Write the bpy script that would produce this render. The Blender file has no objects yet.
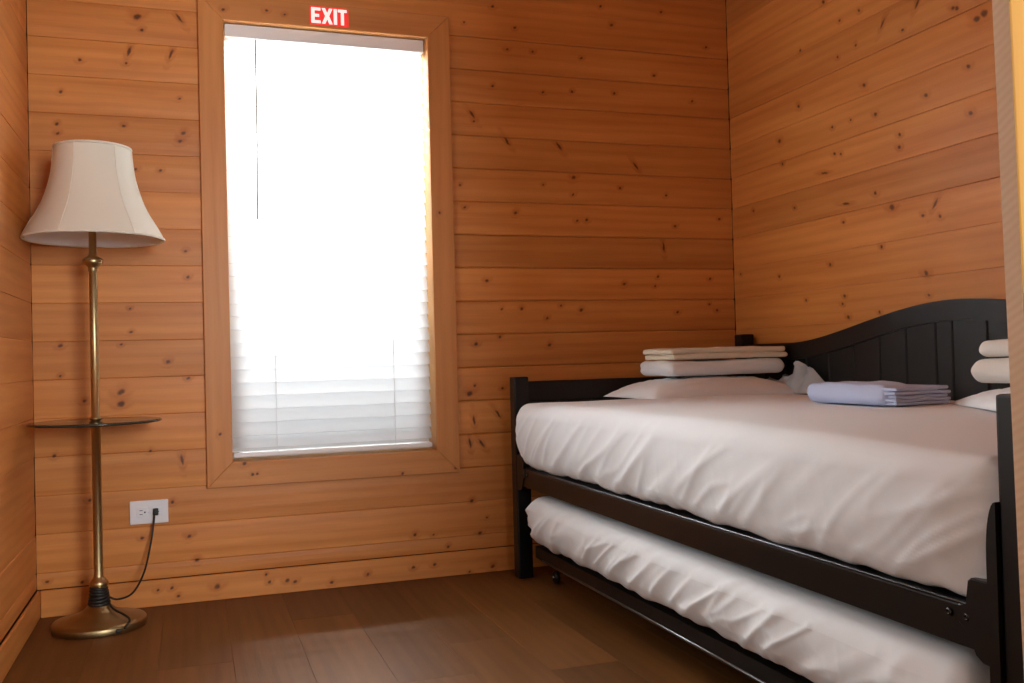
import bpy, bmesh, math, random
from mathutils import Vector, Matrix, noise

random.seed(11)
scene = bpy.context.scene
COL = scene.collection

# ------------------------------------------------------------------ camera
cam_d = bpy.data.cameras.new('camera')
cam_d.sensor_width = 36.0
cam_d.lens = 33.155
cam_d.clip_start = 0.02
cam = bpy.data.objects.new('camera', cam_d)
COL.objects.link(cam)
CAM = Vector((0.443, -3.176, 0.749))
yaw, pit, rol = math.radians(18.881), math.radians(0.963), math.radians(-1.5)
fw = Vector((math.sin(yaw) * math.cos(pit), math.cos(yaw) * math.cos(pit), math.sin(pit)))
rt = Vector((math.cos(yaw), -math.sin(yaw), 0))
up = rt.cross(fw)
c_, s_ = math.cos(rol), math.sin(rol)
r2 = c_ * rt + s_ * up
u2 = -s_ * rt + c_ * up
m = Matrix((r2, u2, -fw)).transposed().to_4x4()
m.translation = CAM
cam.matrix_world = m
scene.camera = cam

# ------------------------------------------------------------------ world, daylight, exposure
world = bpy.data.worlds.new('overcast_sky')
scene.world = world
world.use_nodes = True
bg = world.node_tree.nodes['Background']
bg.inputs[0].default_value = (0.93, 0.96, 1.0, 1)
bg.inputs[1].default_value = WORLD_STRENGTH = 1.1

def area(name, loc, rot, sx, sy, watt, col):
    l = bpy.data.lights.new(name, 'AREA')
    l.shape = 'RECTANGLE'
    l.size, l.size_y = sx, sy
    l.energy = watt
    l.color = col
    o = bpy.data.objects.new(name, l)
    o.location = loc
    o.rotation_euler = rot
    COL.objects.link(o)
    return o

PI = math.pi
# daylight arriving at the three windows of the place (each lamp stands outside the glass)
area('daylight_blind_window', (0.905, 1.30, 2.42), (math.radians(-62), 0, 0), 2.0, 1.4, 1050, (0.97, 0.985, 1.0))
area('daylight_side_window', (-0.34, -1.185, 1.2), (0, -PI / 2, 0), 1.6, 0.8, 16, (0.88, 0.95, 1.0))
area('daylight_rear_window', (1.55, -4.95, 1.35), (PI / 2, 0, 0), 1.1, 1.2, 104, (0.93, 0.975, 1.0))

vs = scene.view_settings
vs.view_transform = 'Standard'
vs.look = 'None'
vs.gamma = 1
vs.use_curve_mapping = False
vs.exposure = 0.10

# ------------------------------------------------------------------ dimensions (metres)
P_ = 0.117                      # board pitch
ZK0 = 1.068                     # height of one board joint
XL, XR = -0.007, 2.445          # left and right wall faces
YB = 0.0                        # window wall face
YR = -4.7                       # rear wall of the room behind the camera
ZC = 3.00                       # ceiling
BT = 0.018                      # board thickness
WX0, WX1, WZ0, WZ1 = 0.567, 1.243, 0.436, 1.866       # window opening
VY0, VY1 = -0.86, -1.51                               # side window opening (along y)

# ------------------------------------------------------------------ node helpers
def nt_of(name):
    mt = bpy.data.materials.new(name)
    mt.use_nodes = True
    return mt, mt.node_tree, mt.node_tree.nodes['Principled BSDF']

def simple(name, col, rough=0.5, metal=0.0, bump=0.0, bscale=60.0, vary=0.0, spec=0.5, coat=0.0):
    mt, nt, b = nt_of(name)
    b.inputs['Base Color'].default_value = (*col, 1)
    b.inputs['Roughness'].default_value = rough
    b.inputs['Metallic'].default_value = metal
    b.inputs['Specular IOR Level'].default_value = spec
    b.inputs['Coat Weight'].default_value = coat
    n, l = nt.nodes, nt.links
    if bump or vary:
        tc = n.new('ShaderNodeTexCoord')
        nz = n.new('ShaderNodeTexNoise')
        nz.inputs['Scale'].default_value = bscale
        nz.inputs['Detail'].default_value = 3
        l.new(tc.outputs['Object'], nz.inputs['Vector'])
        if bump:
            bp = n.new('ShaderNodeBump')
            bp.inputs['Strength'].default_value = bump
            bp.inputs['Distance'].default_value = 0.003
            l.new(nz.outputs['Fac'], bp.inputs['Height'])
            l.new(bp.outputs['Normal'], b.inputs['Normal'])
        if vary:
            mx = n.new('ShaderNodeMix')
            mx.data_type = 'RGBA'
            mx.inputs['A'].default_value = (*[c * (1 - vary) for c in col], 1)
            mx.inputs['B'].default_value = (*[min(1, c * (1 + vary)) for c in col], 1)
            l.new(nz.outputs['Fac'], mx.inputs['Factor'])
            l.new(mx.outputs['Result'], b.inputs['Base Color'])
    return mt

# shared pine grain: x of the incoming vector runs along the board
def make_grain_group():
    g = bpy.data.node_groups.new('pine_grain', 'ShaderNodeTree')
    I = g.interface
    I.new_socket('Vector', in_out='INPUT', socket_type='NodeSocketVector')
    I.new_socket('Knot', in_out='INPUT', socket_type='NodeSocketFloat')
    I.new_socket('Halo', in_out='INPUT', socket_type='NodeSocketFloat')
    I.new_socket('Light', in_out='INPUT', socket_type='NodeSocketColor')
    I.new_socket('Dark', in_out='INPUT', socket_type='NodeSocketColor')
    I.new_socket('Value', in_out='INPUT', socket_type='NodeSocketFloat')
    I.new_socket('Color', in_out='OUTPUT', socket_type='NodeSocketColor')
    I.new_socket('Height', in_out='OUTPUT', socket_type='NodeSocketFloat')
    n, l = g.nodes, g.links
    gi, go = n.new('NodeGroupInput'), n.new('NodeGroupOutput')
    def math_(op, a, b=None):
        k = n.new('ShaderNodeMath')
        k.operation = op
        for i, v in enumerate((a, b)):
            if v is None: continue
            if isinstance(v, (int, float)): k.inputs[i].default_value = v
            else: l.new(v, k.inputs[i])
        return k.outputs[0]
    def scaled(v):
        k = n.new('ShaderNodeVectorMath')
        k.operation = 'MULTIPLY'
        l.new(gi.outputs['Vector'], k.inputs[0])
        k.inputs[1].default_value = v
        return k.outputs[0]
    # slow warp
    w = n.new('ShaderNodeTexNoise')
    w.inputs['Scale'].default_value = 1.0
    w.inputs['Detail'].default_value = 2
    l.new(scaled((1.3, 8, 8)), w.inputs['Vector'])
    # growth rings: bands across the board, bent by the warp and around knots
    wave = n.new('ShaderNodeTexWave')
    wave.wave_type = 'BANDS'
    wave.bands_direction = 'Y'
    wave.inputs['Scale'].default_value = 9.0
    wave.inputs['Distortion'].default_value = 0.0
    addv = n.new('ShaderNodeVectorMath')
    addv.operation = 'ADD'
    l.new(scaled((0.05, 1, 0.6)), addv.inputs[0])
    cx = n.new('ShaderNodeCombineXYZ')
    l.new(math_('ADD', math_('MULTIPLY', w.outputs['Fac'], 0.05), math_('MULTIPLY', gi.outputs['Halo'], 0.03)), cx.inputs['Y'])
    l.new(cx.outputs[0], addv.inputs[1])
    l.new(addv.outputs[0], wave.inputs['Vector'])
    # fine fibres and broad tone
    fine = n.new('ShaderNodeTexNoise')
    fine.inputs['Scale'].default_value = 1.0
    fine.inputs['Detail'].default_value = 4
    l.new(scaled((7, 190, 190)), fine.inputs['Vector'])
    broad = n.new('ShaderNodeTexNoise')
    broad.inputs['Scale'].default_value = 1.0
    broad.inputs['Detail'].default_value = 3
    l.new(scaled((1.5, 17, 17)), broad.inputs['Vector'])
    ring = math_('POWER', wave.outputs['Fac'], 1.6)
    f1 = math_('MULTIPLY', ring, 0.15)
    f2 = math_('MULTIPLY', fine.outputs['Fac'], 0.35)
    f3 = math_('MULTIPLY', broad.outputs['Fac'], 1.15)
    fac = math_('SUBTRACT', math_('ADD', math_('ADD', f1, f2), f3), 0.38)
    fac = math_('ADD', fac, math_('MULTIPLY', gi.outputs['Halo'], 0.38))
    mx = n.new('ShaderNodeMix')
    mx.data_type = 'RGBA'
    mx.clamp_factor = True
    l.new(fac, mx.inputs['Factor'])
    l.new(gi.outputs['Light'], mx.inputs['A'])
    l.new(gi.outputs['Dark'], mx.inputs['B'])
    # random pin knots everywhere, sparse
    vo = n.new('ShaderNodeTexVoronoi')
    vo.inputs['Scale'].default_value = 1.0
    l.new(scaled((3.2, 6.5, 0.0)), vo.inputs['Vector'])
    mr = n.new('ShaderNodeMapRange')
    mr.inputs['From Min'].default_value = 0.016
    mr.inputs['From Max'].default_value = 0.006
    l.new(vo.outputs['Distance'], mr.inputs['Value'])
    kn = math_('MAXIMUM', gi.outputs['Knot'], math_('MULTIPLY', mr.outputs[0], 0.75))
    mk = n.new('ShaderNodeMix')
    mk.data_type = 'RGBA'
    l.new(math_('MULTIPLY', kn, 0.9), mk.inputs['Factor'])
    l.new(mx.outputs['Result'], mk.inputs['A'])
    mk.inputs['B'].default_value = (0.085, 0.024, 0.006, 1)
    hv = n.new('ShaderNodeHueSaturation')
    l.new(mk.outputs['Result'], hv.inputs['Color'])
    l.new(gi.outputs['Value'], hv.inputs['Value'])
    l.new(hv.outputs['Color'], go.inputs['Color'])
    l.new(math_('ADD', math_('MULTIPLY', fine.outputs['Fac'], 0.5), math_('MULTIPLY', ring, 0.4)), go.inputs['Height'])
    return g

GRAIN = make_grain_group()
PINE_L, PINE_D = (0.73, 0.305, 0.078), (0.45, 0.134, 0.024)

def pine(axis, knots=(), seed=0.0, value=1.0, light=PINE_L, dark=PINE_D, rough=0.42, name='pine'):
    """axis: world axis the grain follows; knots: (along, across, kind) in wall coordinates"""
    mt, nt, b = nt_of(name)
    n, l = nt.nodes, nt.links
    geo = n.new('ShaderNodeNewGeometry')
    sep = n.new('ShaderNodeSeparateXYZ')
    l.new(geo.outputs['Position'], sep.inputs[0])
    order = {'X': 'XZY', 'Y': 'YZX', 'Z': 'ZXY', 'F': 'YXZ'}[axis]
    cmb = n.new('ShaderNodeCombineXYZ')
    for i, ax in enumerate(order):
        l.new(sep.outputs[ax], cmb.inputs[i])
    off = n.new('ShaderNodeVectorMath')
    off.operation = 'ADD'
    l.new(cmb.outputs[0], off.inputs[0])
    off.inputs[1].default_value = (seed * 7.31, 0.0 if not seed else (seed * 3.17) % 5, seed * 1.7)
    grp = n.new('ShaderNodeGroup')
    grp.node_tree = GRAIN
    l.new(off.outputs[0], grp.inputs['Vector'])
    grp.inputs['Light'].default_value = (*light, 1)
    grp.inputs['Dark'].default_value = (*dark, 1)
    grp.inputs['Value'].default_value = value
    kn = ha = None
    if knots:
        wn = n.new('ShaderNodeTexNoise')
        wn.inputs['Scale'].default_value = 55
        l.new(cmb.outputs[0], wn.inputs['Vector'])
        ws = n.new('ShaderNodeVectorMath')
        ws.operation = 'MULTIPLY_ADD'
        l.new(wn.outputs['Color'], ws.inputs[0])
        ws.inputs[1].default_value = (0.008, 0.008, 0)
        ws.inputs[2].default_value = (-0.004, -0.004, 0)
        wa = n.new('ShaderNodeVectorMath')
        l.new(cmb.outputs[0], wa.inputs[0])
        l.new(ws.outputs[0], wa.inputs[1])
        for (a, z, kind) in knots:
            if kind in (3, 3.2, 3.4):         # spike knots: long and slanted
                rx, rz, an = 0.0055, 0.021, {3: 0.6, 3.2: -0.35, 3.4: 0.1}[kind]
            elif kind == 5:
                rx, rz, an = 0.022, 0.0045, 0.15
            else:
                rx, rz, an = 0.0072 * kind, 0.0055 * kind, 0.5
            mp = n.new('ShaderNodeMapping')
            mp.vector_type = 'TEXTURE'
            mp.inputs['Location'].default_value = (a, z, 0)
            mp.inputs['Rotation'].default_value = (0, 0, an)
            mp.inputs['Scale'].default_value = (rx, rz, 1e6)
            l.new(wa.outputs[0], mp.inputs['Vector'])
            ln = n.new('ShaderNodeVectorMath')
            ln.operation = 'LENGTH'
            l.new(mp.outputs[0], ln.inputs[0])
            r1 = n.new('ShaderNodeMapRange')
            r1.inputs['From Min'].default_value = 1.0
            r1.inputs['From Max'].default_value = 0.45
            l.new(ln.outputs['Value'], r1.inputs['Value'])
            r2_ = n.new('ShaderNodeMapRange')
            r2_.inputs['From Min'].default_value = 3.2
            r2_.inputs['From Max'].default_value = 0.6
            l.new(ln.outputs['Value'], r2_.inputs['Value'])
            if kn is None:
                kn, ha = r1.outputs[0], r2_.outputs[0]
            else:
                for which, src in ((0, r1), (1, r2_)):
                    mxn = n.new('ShaderNodeMath')
                    mxn.operation = 'MAXIMUM'
                    l.new(kn if which == 0 else ha, mxn.inputs[0])
                    l.new(src.outputs[0], mxn.inputs[1])
                    if which == 0: kn = mxn.outputs[0]
                    else: ha = mxn.outputs[0]
        l.new(kn, grp.inputs['Knot'])
        l.new(ha, grp.inputs['Halo'])
    l.new(grp.outputs['Color'], b.inputs['Base Color'])
    b.inputs['Roughness'].default_value = rough
    b.inputs['Specular IOR Level'].default_value = 0.35
    bp = n.new('ShaderNodeBump')
    bp.inputs['Strength'].default_value = 0.18
    bp.inputs['Distance'].default_value = 0.002
    l.new(grp.outputs['Height'], bp.inputs['Height'])
    l.new(bp.outputs['Normal'], b.inputs['Normal'])
    return mt

# ------------------------------------------------------------------ mesh helpers
def link(name, me, mat=None, parent=None, loc=None):
    o = bpy.data.objects.new(name, me)
    COL.objects.link(o)
    if mat and me and not me.materials: me.materials.append(mat)
    if loc is not None: o.location = loc
    if parent: o.parent = parent
    return o

def bm_obj(name, bm, mat=None, parent=None, smooth=False, loc=None, recenter=False):
    bmesh.ops.recalc_face_normals(bm, faces=bm.faces[:])
    if recenter:
        lo = Vector([min(v.co[i] for v in bm.verts) for i in range(3)])
        hi = Vector([max(v.co[i] for v in bm.verts) for i in range(3)])
        ctr = (lo + hi) / 2
        for v in bm.verts: v.co -= ctr
        loc = ctr
    me = bpy.data.meshes.new(name)
    bm.to_mesh(me)
    bm.free()
    if smooth:
        for p in me.polygons: p.use_smooth = True
    return link(name, me, mat, parent, loc)

def empty(name, loc=(0, 0, 0), rz=0.0):
    o = bpy.data.objects.new(name, None)
    o.empty_display_size = 0.05
    o.location = loc
    o.rotation_euler = (0, 0, rz)
    COL.objects.link(o)
    return o

def tag(o, label=None, cat=None, group=None, kind=None):
    if label: o['label'] = label
    if cat: o['category'] = cat
    if group: o['group'] = group
    if kind: o['kind'] = kind
    return o

def box(bm, x0, x1, y0, y1, z0, z1, bev=0.0, seg=2):
    g = bmesh.ops.create_cube(bm, size=1)
    vs_ = g['verts']
    for v in vs_:
        v.co = Vector(((x0 + x1) / 2 + v.co.x * (x1 - x0), (y0 + y1) / 2 + v.co.y * (y1 - y0), (z0 + z1) / 2 + v.co.z * (z1 - z0)))
    if bev:
        es = list({e for v in vs_ for e in v.link_edges})
        bmesh.ops.bevel(bm, geom=es, offset=bev, segments=seg, profile=0.6, affect='EDGES')
    return bm

def prism(bm, pts, ext):
    """closed polygon pts extruded by vector ext"""
    vs0 = [bm.verts.new(p) for p in pts]
    vs1 = [bm.verts.new(Vector(p) + Vector(ext)) for p in pts]
    bm.faces.new(vs0)
    bm.faces.new(list(reversed(vs1)))
    k = len(pts)
    for i in range(k):
        bm.faces.new((vs0[i], vs1[i], vs1[(i + 1) % k], vs0[(i + 1) % k]))
    return bm

def lathe(bm, prof, seg=48, ctr=(0, 0), cap=True):
    rings = []
    for (r, z) in prof:
        rings.append([bm.verts.new((ctr[0] + r * math.cos(2 * PI * i / seg), ctr[1] + r * math.sin(2 * PI * i / seg), z)) for i in range(seg)])
    for a, b in zip(rings, rings[1:]):
        for i in range(seg):
            j = (i + 1) % seg
            bm.faces.new((a[i], a[j], b[j], b[i]))
    if cap:
        if prof[0][0] > 1e-6: bm.faces.new(list(reversed(rings[0])))
        if prof[-1][0] > 1e-6: bm.faces.new(rings[-1])
    return bm

def tube(bm, pts, r, seg=10, close=False):
    pts = [Vector(p) for p in pts]
    rings = []
    n_ = len(pts)
    prev = None
    for i, p in enumerate(pts):
        if close: t = pts[(i + 1) % n_] - pts[i - 1]
        else: t = pts[min(i + 1, n_ - 1)] - pts[max(i - 1, 0)]
        t.normalize()
        a = Vector((0, 0, 1)) if abs(t.z) < 0.9 else Vector((1, 0, 0))
        if prev is not None: a = prev
        b = t.cross(a)
        b.normalize()
        a = b.cross(t)
        prev = a
        rr = r[i] if isinstance(r, (list, tuple)) else r
        rings.append([bm.verts.new(p + (a * math.cos(2 * PI * k / seg) + b * math.sin(2 * PI * k / seg)) * rr) for k in range(seg)])
    rng = range(n_ if close else n_ - 1)
    for i in rng:
        a, b = rings[i], rings[(i + 1) % n_]
        for k in range(seg):
            j = (k + 1) % seg
            bm.faces.new((a[k], a[j], b[j], b[k]))
    if not close:
        bm.faces.new(list(reversed(rings[0])))
        bm.faces.new(rings[-1])
    return bm

def spline(pts, sub=8):
    pts = [Vector(p) for p in pts]
    out = []
    for i in range(len(pts) - 1):
        p0, p1, p2, p3 = pts[max(i - 1, 0)], pts[i], pts[i + 1], pts[min(i + 2, len(pts) - 1)]
        for k in range(sub):
            t = k / sub
            out.append(0.5 * ((2 * p1) + (p2 - p0) * t + (2 * p0 - 5 * p1 + 4 * p2 - p3) * t * t + (3 * p1 - p0 - 3 * p2 + p3) * t ** 3))
    out.append(pts[-1])
    return out

def soft_box(x0, x1, y0, y1, z0, z1, r, n, disp=None):
    """rounded box from grids; disp(p, nrm) may move a vertex"""
    bm = bmesh.new()
    h = Vector(((x1 - x0) / 2, (y1 - y0) / 2, (z1 - z0) / 2))
    c = Vector(((x0 + x1) / 2, (y0 + y1) / 2, (z0 + z1) / 2))
    cache = {}
    def vert(p):
        key = (round(p.x, 5), round(p.y, 5), round(p.z, 5))
        if key in cache: return cache[key]
        inn = Vector([max(-(h[i] - r), min(h[i] - r, p[i])) for i in range(3)])
        d = p - inn
        nrm = d.normalized() if d.length > 1e-9 else Vector((0, 0, 1))
        q = inn + nrm * r
        q = q + c
        if disp: q = disp(q, nrm)
        v = bm.verts.new(q)
        cache[key] = v
        return v
    def steps(hh, k):
        # denser in the rounded margin
        a = [-hh + r * i / 4 for i in range(4)]
        b = [-(hh - r) + 2 * (hh - r) * i / k for i in range(k + 1)]
        e = [hh - r + r * (i + 1) / 4 for i in range(4)]
        return a + b + e
    S = [steps(h[i], n[i]) for i in range(3)]
    for ax in range(3):
        u, v_ = (ax + 1) % 3, (ax + 2) % 3
        for sgn in (-1, 1):
            g = []
            for a in S[u]:
                row = []
                for b in S[v_]:
                    p = Vector((0, 0, 0))
                    p[ax], p[u], p[v_] = sgn * h[ax], a, b
                    row.append(vert(p))
                g.append(row)
            for i in range(len(g) - 1):
                for j in range(len(g[0]) - 1):
                    f = [g[i][j], g[i + 1][j], g[i + 1][j + 1], g[i][j + 1]]
                    if len(set(f)) == 4:
                        bm.faces.new(f)
    return bm

def nz(x, y, z): return noise.noise(Vector((x, y, z)))

# ------------------------------------------------------------------ plain materials
M_BACK = simple('wall_sheathing', (0.05, 0.02, 0.008), 0.9)
M_PAINT = simple('grey_wall_paint', (0.36, 0.35, 0.33), 0.7, bump=0.1, bscale=90)
M_BLACK = simple('black_satin_paint', (0.0025, 0.0028, 0.003), 0.36, bump=0.03, bscale=25, spec=0.42)
M_STEEL = simple('black_steel', (0.003, 0.003, 0.003), 0.45, spec=0.3)
M_SCREW = simple('dark_screw', (0.05, 0.05, 0.05), 0.2, metal=0.9)
M_SHEET = simple('white_cotton_sheet', (0.80, 0.82, 0.845), 0.85, bump=0.05, bscale=500, spec=0.1)
M_SHEET2 = simple('white_cotton_pillowcase', (0.81, 0.825, 0.85), 0.85, bump=0.05, bscale=500, spec=0.1)
M_CREAM = simple('cream_towel', (0.80, 0.72, 0.58), 0.9, bump=0.25, bscale=700, spec=0.05)
M_WHITE_T = simple('white_blanket', (0.80, 0.76, 0.70), 0.9, bump=0.25, bscale=500, spec=0.05)
M_BLUE = simple('blue_blanket', (0.50, 0.56, 0.76), 0.9, bump=0.2, bscale=400, vary=0.08, spec=0.05)
M_BRASS = simple('antique_brass', (0.46, 0.35, 0.18), 0.34, metal=1.0, bump=0.02, bscale=40)
M_BRASS_D = simple('aged_brass_base', (0.34, 0.25, 0.125), 0.38, metal=1.0, bump=0.02, bscale=30)
M_CORD = simple('dark_cord', (0.010, 0.009, 0.007), 0.5)
M_PLATE = simple('white_plastic', (0.80, 0.80, 0.83), 0.35)
M_DARKSLOT = simple('dark_slot', (0.02, 0.02, 0.02), 0.6)
M_RED = simple('red_plastic', (0.80, 0.035, 0.03), 0.4)
M_LETTER = simple('white_lettering', (0.92, 0.90, 0.88), 0.4)
M_VINYL = simple('white_vinyl', (0.82, 0.82, 0.83), 0.35)
M_BULB = simple('frosted_bulb', (0.9, 0.9, 0.88), 0.3)

def translucent(name, col, tr, rough=0.8, tcol=None):
    mt, nt, b = nt_of(name)
    n, l = nt.nodes, nt.links
    b.inputs['Base Color'].default_value = (*col, 1)
    b.inputs['Roughness'].default_value = rough
    b.inputs['Specular IOR Level'].default_value = 0.2
    t = n.new('ShaderNodeBsdfTranslucent')
    t.inputs[0].default_value = (*(tcol or col), 1)
    mx = n.new('ShaderNodeMixShader')
    mx.inputs[0].default_value = tr
    l.new(b.outputs[0], mx.inputs[1])
    l.new(t.outputs[0], mx.inputs[2])
    l.new(mx.outputs[0], n['Material Output'].inputs['Surface'])
    return mt
M_SLAT = translucent('white_blind_slat', (0.86, 0.86, 0.87), 0.72, 0.4)
M_SHADE = translucent('cream_shade_fabric', (0.90, 0.86, 0.74), 0.15)
M_LINING = simple('white_shade_lining', (0.90, 0.92, 0.95), 0.8)

def glass_pane(name, tint, gloss):
    mt, nt, b = nt_of(name)
    n, l = nt.nodes, nt.links
    t = n.new('ShaderNodeBsdfTransparent')
    t.inputs[0].default_value = (*tint, 1)
    g = n.new('ShaderNodeBsdfGlossy')
    g.inputs['Roughness'].default_value = 0.02
    fr = n.new('ShaderNodeFresnel')
    fr.inputs[0].default_value = gloss
    mx = n.new('ShaderNodeMixShader')
    l.new(fr.outputs[0], mx.inputs[0])
    l.new(t.outputs[0], mx.inputs[1])
    l.new(g.outputs[0], mx.inputs[2])
    l.new(mx.outputs[0], n['Material Output'].inputs['Surface'])
    n.remove(b)
    return mt
M_GLASS = glass_pane('window_glass', (0.95, 0.97, 0.96), 1.45)
M_GLASS_T = glass_pane('table_glass', (0.86, 0.90, 0.86), 1.5)
M_GLASS_E = simple('table_glass_rim', (0.035, 0.04, 0.03), 0.15)

# ------------------------------------------------------------------ floor
bm = bmesh.new()
box(bm, XL - 0.12, XR + 0.12, YR - 0.1, 0.12, -0.10, -0.0085)
floor = tag(bm_obj('floor', bm, M_BACK), 'brown wood plank floor between the pine walls', kind='structure')
FL_L, FL_D = (0.185, 0.076, 0.021), (0.098, 0.037, 0.0095)
PW = 0.178
x = 0.354 - 2 * PW
col_i = 0
while x < XR:
    x0, x1 = max(x, XL), min(x + PW, XR)
    y = 0.0 - random.uniform(0.25, 1.1)
    ya = 0.0
    while ya > YR:
        yb = max(y, YR)
        bm = bmesh.new()
        box(bm, x0 + 0.0002, x1 - 0.0002, yb + 0.0002, ya - 0.0002, -0.008, 0.0, 0.0004, 1)
        val = random.uniform(0.76, 1.2)
        mt = pine('F', (), random.uniform(0.5, 9), val, FL_L, FL_D, 0.42, 'floor_plank_wood')
        mt.node_tree.nodes['Principled BSDF'].inputs['Specular IOR Level'].default_value = 0.09
        bm_obj('plank', bm, mt, floor, recenter=True)
        ya, y = yb, yb - random.uniform(0.9, 1.25)
    x += PW

# ------------------------------------------------------------------ board walls
def board_bm(axis, a0, a1, z0, z1, face, inward, proud, ch=0.003):
    """one horizontal board with chamfered edges and a slightly crowned face.
    axis: 'X' or 'Y' (run); face: coordinate of the wall face; inward: +1/-1 sign pointing into the room"""
    bm = bmesh.new()
    g = 0.0001 + 0.12 * (ch - 0.001)
    z0, z1 = z0 + g, z1 - g
    dp = BT - ch * 0.9
    prof = [(0, z0), (dp + proud, z0), (BT + proud, z0 + ch), (BT + proud + 0.0012, (z0 * 2 + z1) / 3), (BT + proud + 0.0012, (z0 + 2 * z1) / 3),
            (BT + proud, z1 - ch), (dp + proud, z1), (0, z1)]
    pts = []
    for d, z in prof:
        cc = face - inward * BT + inward * (d - 0.0012)
        pts.append((a0, cc, z) if axis == 'X' else (cc, a0, z))
    prism(bm, pts, (a1 - a0, 0, 0) if axis == 'X' else (0, a1 - a0, 0))
    return bm

ROWS = []
k = -9
while ZK0 + P_ * k < ZC - 0.01:
    z0, z1 = ZK0 + P_ * k, min(ZK0 + P_ * (k + 1), ZC)
    ROWS.append((max(z0, 0.0), z1))
    k += 1
ROWS[0] = (0.083, ROWS[0][1])

def knots_in(lst, a0, a1, z0, z1):
    lo, hi = min(a0, a1), max(a0, a1)
    return [kk for kk in lst if lo - 0.03 < kk[0] < hi + 0.03 and z0 - 0.015 < kk[1] < z1 + 0.015]

def plank_wall(root, axis, face, inward, a_min, a_max, opening, knots, seed):
    rnd = random.Random(seed)
    for (z0, z1) in ROWS:
        segs = [(a_min, a_max)]
        if opening:
            o0, o1, oz0, oz1 = opening
            if z1 > oz0 - 0.013 and z0 < oz1 + 0.013:
                segs = [(a_min, o0), (o1, a_max)]
        v = rnd.uniform(0.88, 1.10)
        for (s0, s1) in segs:
            ch = rnd.choice((0.0010, 0.0012, 0.0016) if axis == 'X' else (0.0010, 0.0014, 0.0024))
            if axis == 'X' and s0 > 1: ch = 0.0045 if z1 < 1.3 else 0.0035
            cuts = [(z0, z1)]
            if opening and len(segs) == 2:
                pass
            for (c0, c1) in cuts:
                mt = pine(axis, knots_in(knots, s0, s1, c0, c1), rnd.uniform(1, 9), v * rnd.uniform(0.96, 1.04))
                bmx = board_bm(axis, s0, s1, c0, c1, face, inward, rnd.uniform(-0.0016, 0.0), ch)
                bm_obj('plank', bmx, mt, root, recenter=True)

# knots seen in the boards: (position along the wall, height, kind)
KN_BACK=[(0.307,1.856,2),(0.432,1.863,3),(0.319,1.815,1),(0.281,1.744,3.2),(0.405,1.745,3.2),(0.139,1.705,1),(0.272,1.706,0.8),(0.083,1.603,1),(0.071,1.502,1),(0.072,1.474,1),(0.261,1.506,1),(0.437,1.493,1.3),(0.427,1.467,1.3),(0.427,1.602,0.8),(0.366,1.370,1),(0.294,1.372,1),(0.437,1.115,1),(0.442,1.032,1),(0.069,0.821,1.2),(0.378,0.764,1.2),(0.241,0.821,0.8),(0.268,0.934,0.8),(0.271,0.859,0.9),(0.239,0.673,2),(0.238,0.635,2),(0.437,0.710,1),(0.134,0.649,1),(0.067,0.728,0.8),(0.047,0.486,1),(0.414,0.451,3.4),(0.320,0.485,0.9),(0.382,0.321,1),(0.291,0.215,1),(0.430,0.209,1.3),(0.453,0.131,1.2),(0.118,0.095,1),(0.021,0.105,1),(0.143,0.344,1),(1.366,0.251,1.2),(1.161,0.151,1.2),(1.226,0.145,0.8),(1.393,0.137,1.2),(1.420,0.189,0.8),(1.276,0.100,1),(1.490,2.003,1.1),(1.540,1.853,1.1),(1.637,1.852,1),(1.482,1.717,1),(1.674,1.707,0.9),(1.787,1.717,1),(1.572,1.934,1),(1.382,1.936,0.8),(1.402,1.611,3),(1.408,1.587,0.9),(1.531,1.522,3),(1.730,1.513,3),(1.352,1.358,0.8),(1.780,1.338,1),(1.664,1.370,0.8),(1.784,1.402,1.5),(1.368,1.280,1),(1.556,1.266,1.2),(1.442,1.022,1.2),(1.569,0.922,1.1),(1.495,0.921,0.9),(1.721,0.932,1),(1.666,0.887,1),(1.793,1.242,1),(1.396,0.799,1.3),(1.485,0.822,1),(1.673,0.791,1.2),(1.388,0.653,1),(1.368,0.626,2),(1.490,0.641,1),(1.381,0.533,3.4),(1.470,0.550,3),(1.365,0.453,3.4),(1.407,0.451,3),(1.912,2.043,1),(2.162,2.045,1),(1.954,1.977,1.2),(2.125,1.800,1.1),(1.829,1.843,1),(1.957,1.722,1),(2.353,1.927,1),(2.285,1.713,1),(2.037,1.454,3),(2.161,1.346,1),(1.970,1.368,1),(1.832,1.246,1.1),(2.196,1.231,1.1),(2.388,1.262,1),(2.145,1.150,3.4),(1.977,1.010,1.1),(2.118,1.040,1),(2.104,1.003,0.8),(2.340,1.031,1),(1.801,0.915,1.2),(2.196,0.904,1.1),(2.367,0.910,1),(2.335,0.932,0.8)]
KN_BASE=[(0.335,0.051,1),(0.376,0.053,1),(0.394,0.026,1),(0.512,0.043,1.8),(0.673,0.041,1),(0.730,0.040,1.3),(0.755,0.034,1.2),(0.873,0.020,1.1),(0.993,0.035,1),(0.664,0.066,0.8),(1.150,0.042,1.2),(1.225,0.046,1.2),(1.433,0.018,1.3),(1.349,0.009,0.8)]
KN_CL=[(0.498,1.024,1.3),(0.492,1.428,1),(0.506,1.296,1),(0.493,0.780,1.3),(0.491,0.702,1.3),(0.544,1.023,1),(0.541,0.881,1),(0.531,0.697,0.9),(0.528,0.530,1),(0.526,1.753,1.1),(0.561,1.755,0.9),(0.517,1.565,1.1),(0.561,1.565,0.9),(0.548,1.421,0.9),(0.549,1.317,0.9),(0.512,1.305,1)]
KN_CR=[(1.272,1.045,1.1),(1.269,0.923,1.1),(1.300,0.728,1.3),(1.306,0.543,1.3),(1.315,1.803,1.2),(1.302,1.370,1.1),(1.256,1.271,0.9)]
KN_CT=[(0.567,1.898,1.1),(0.703,1.908,1),(0.760,1.900,0.8)]
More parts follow.
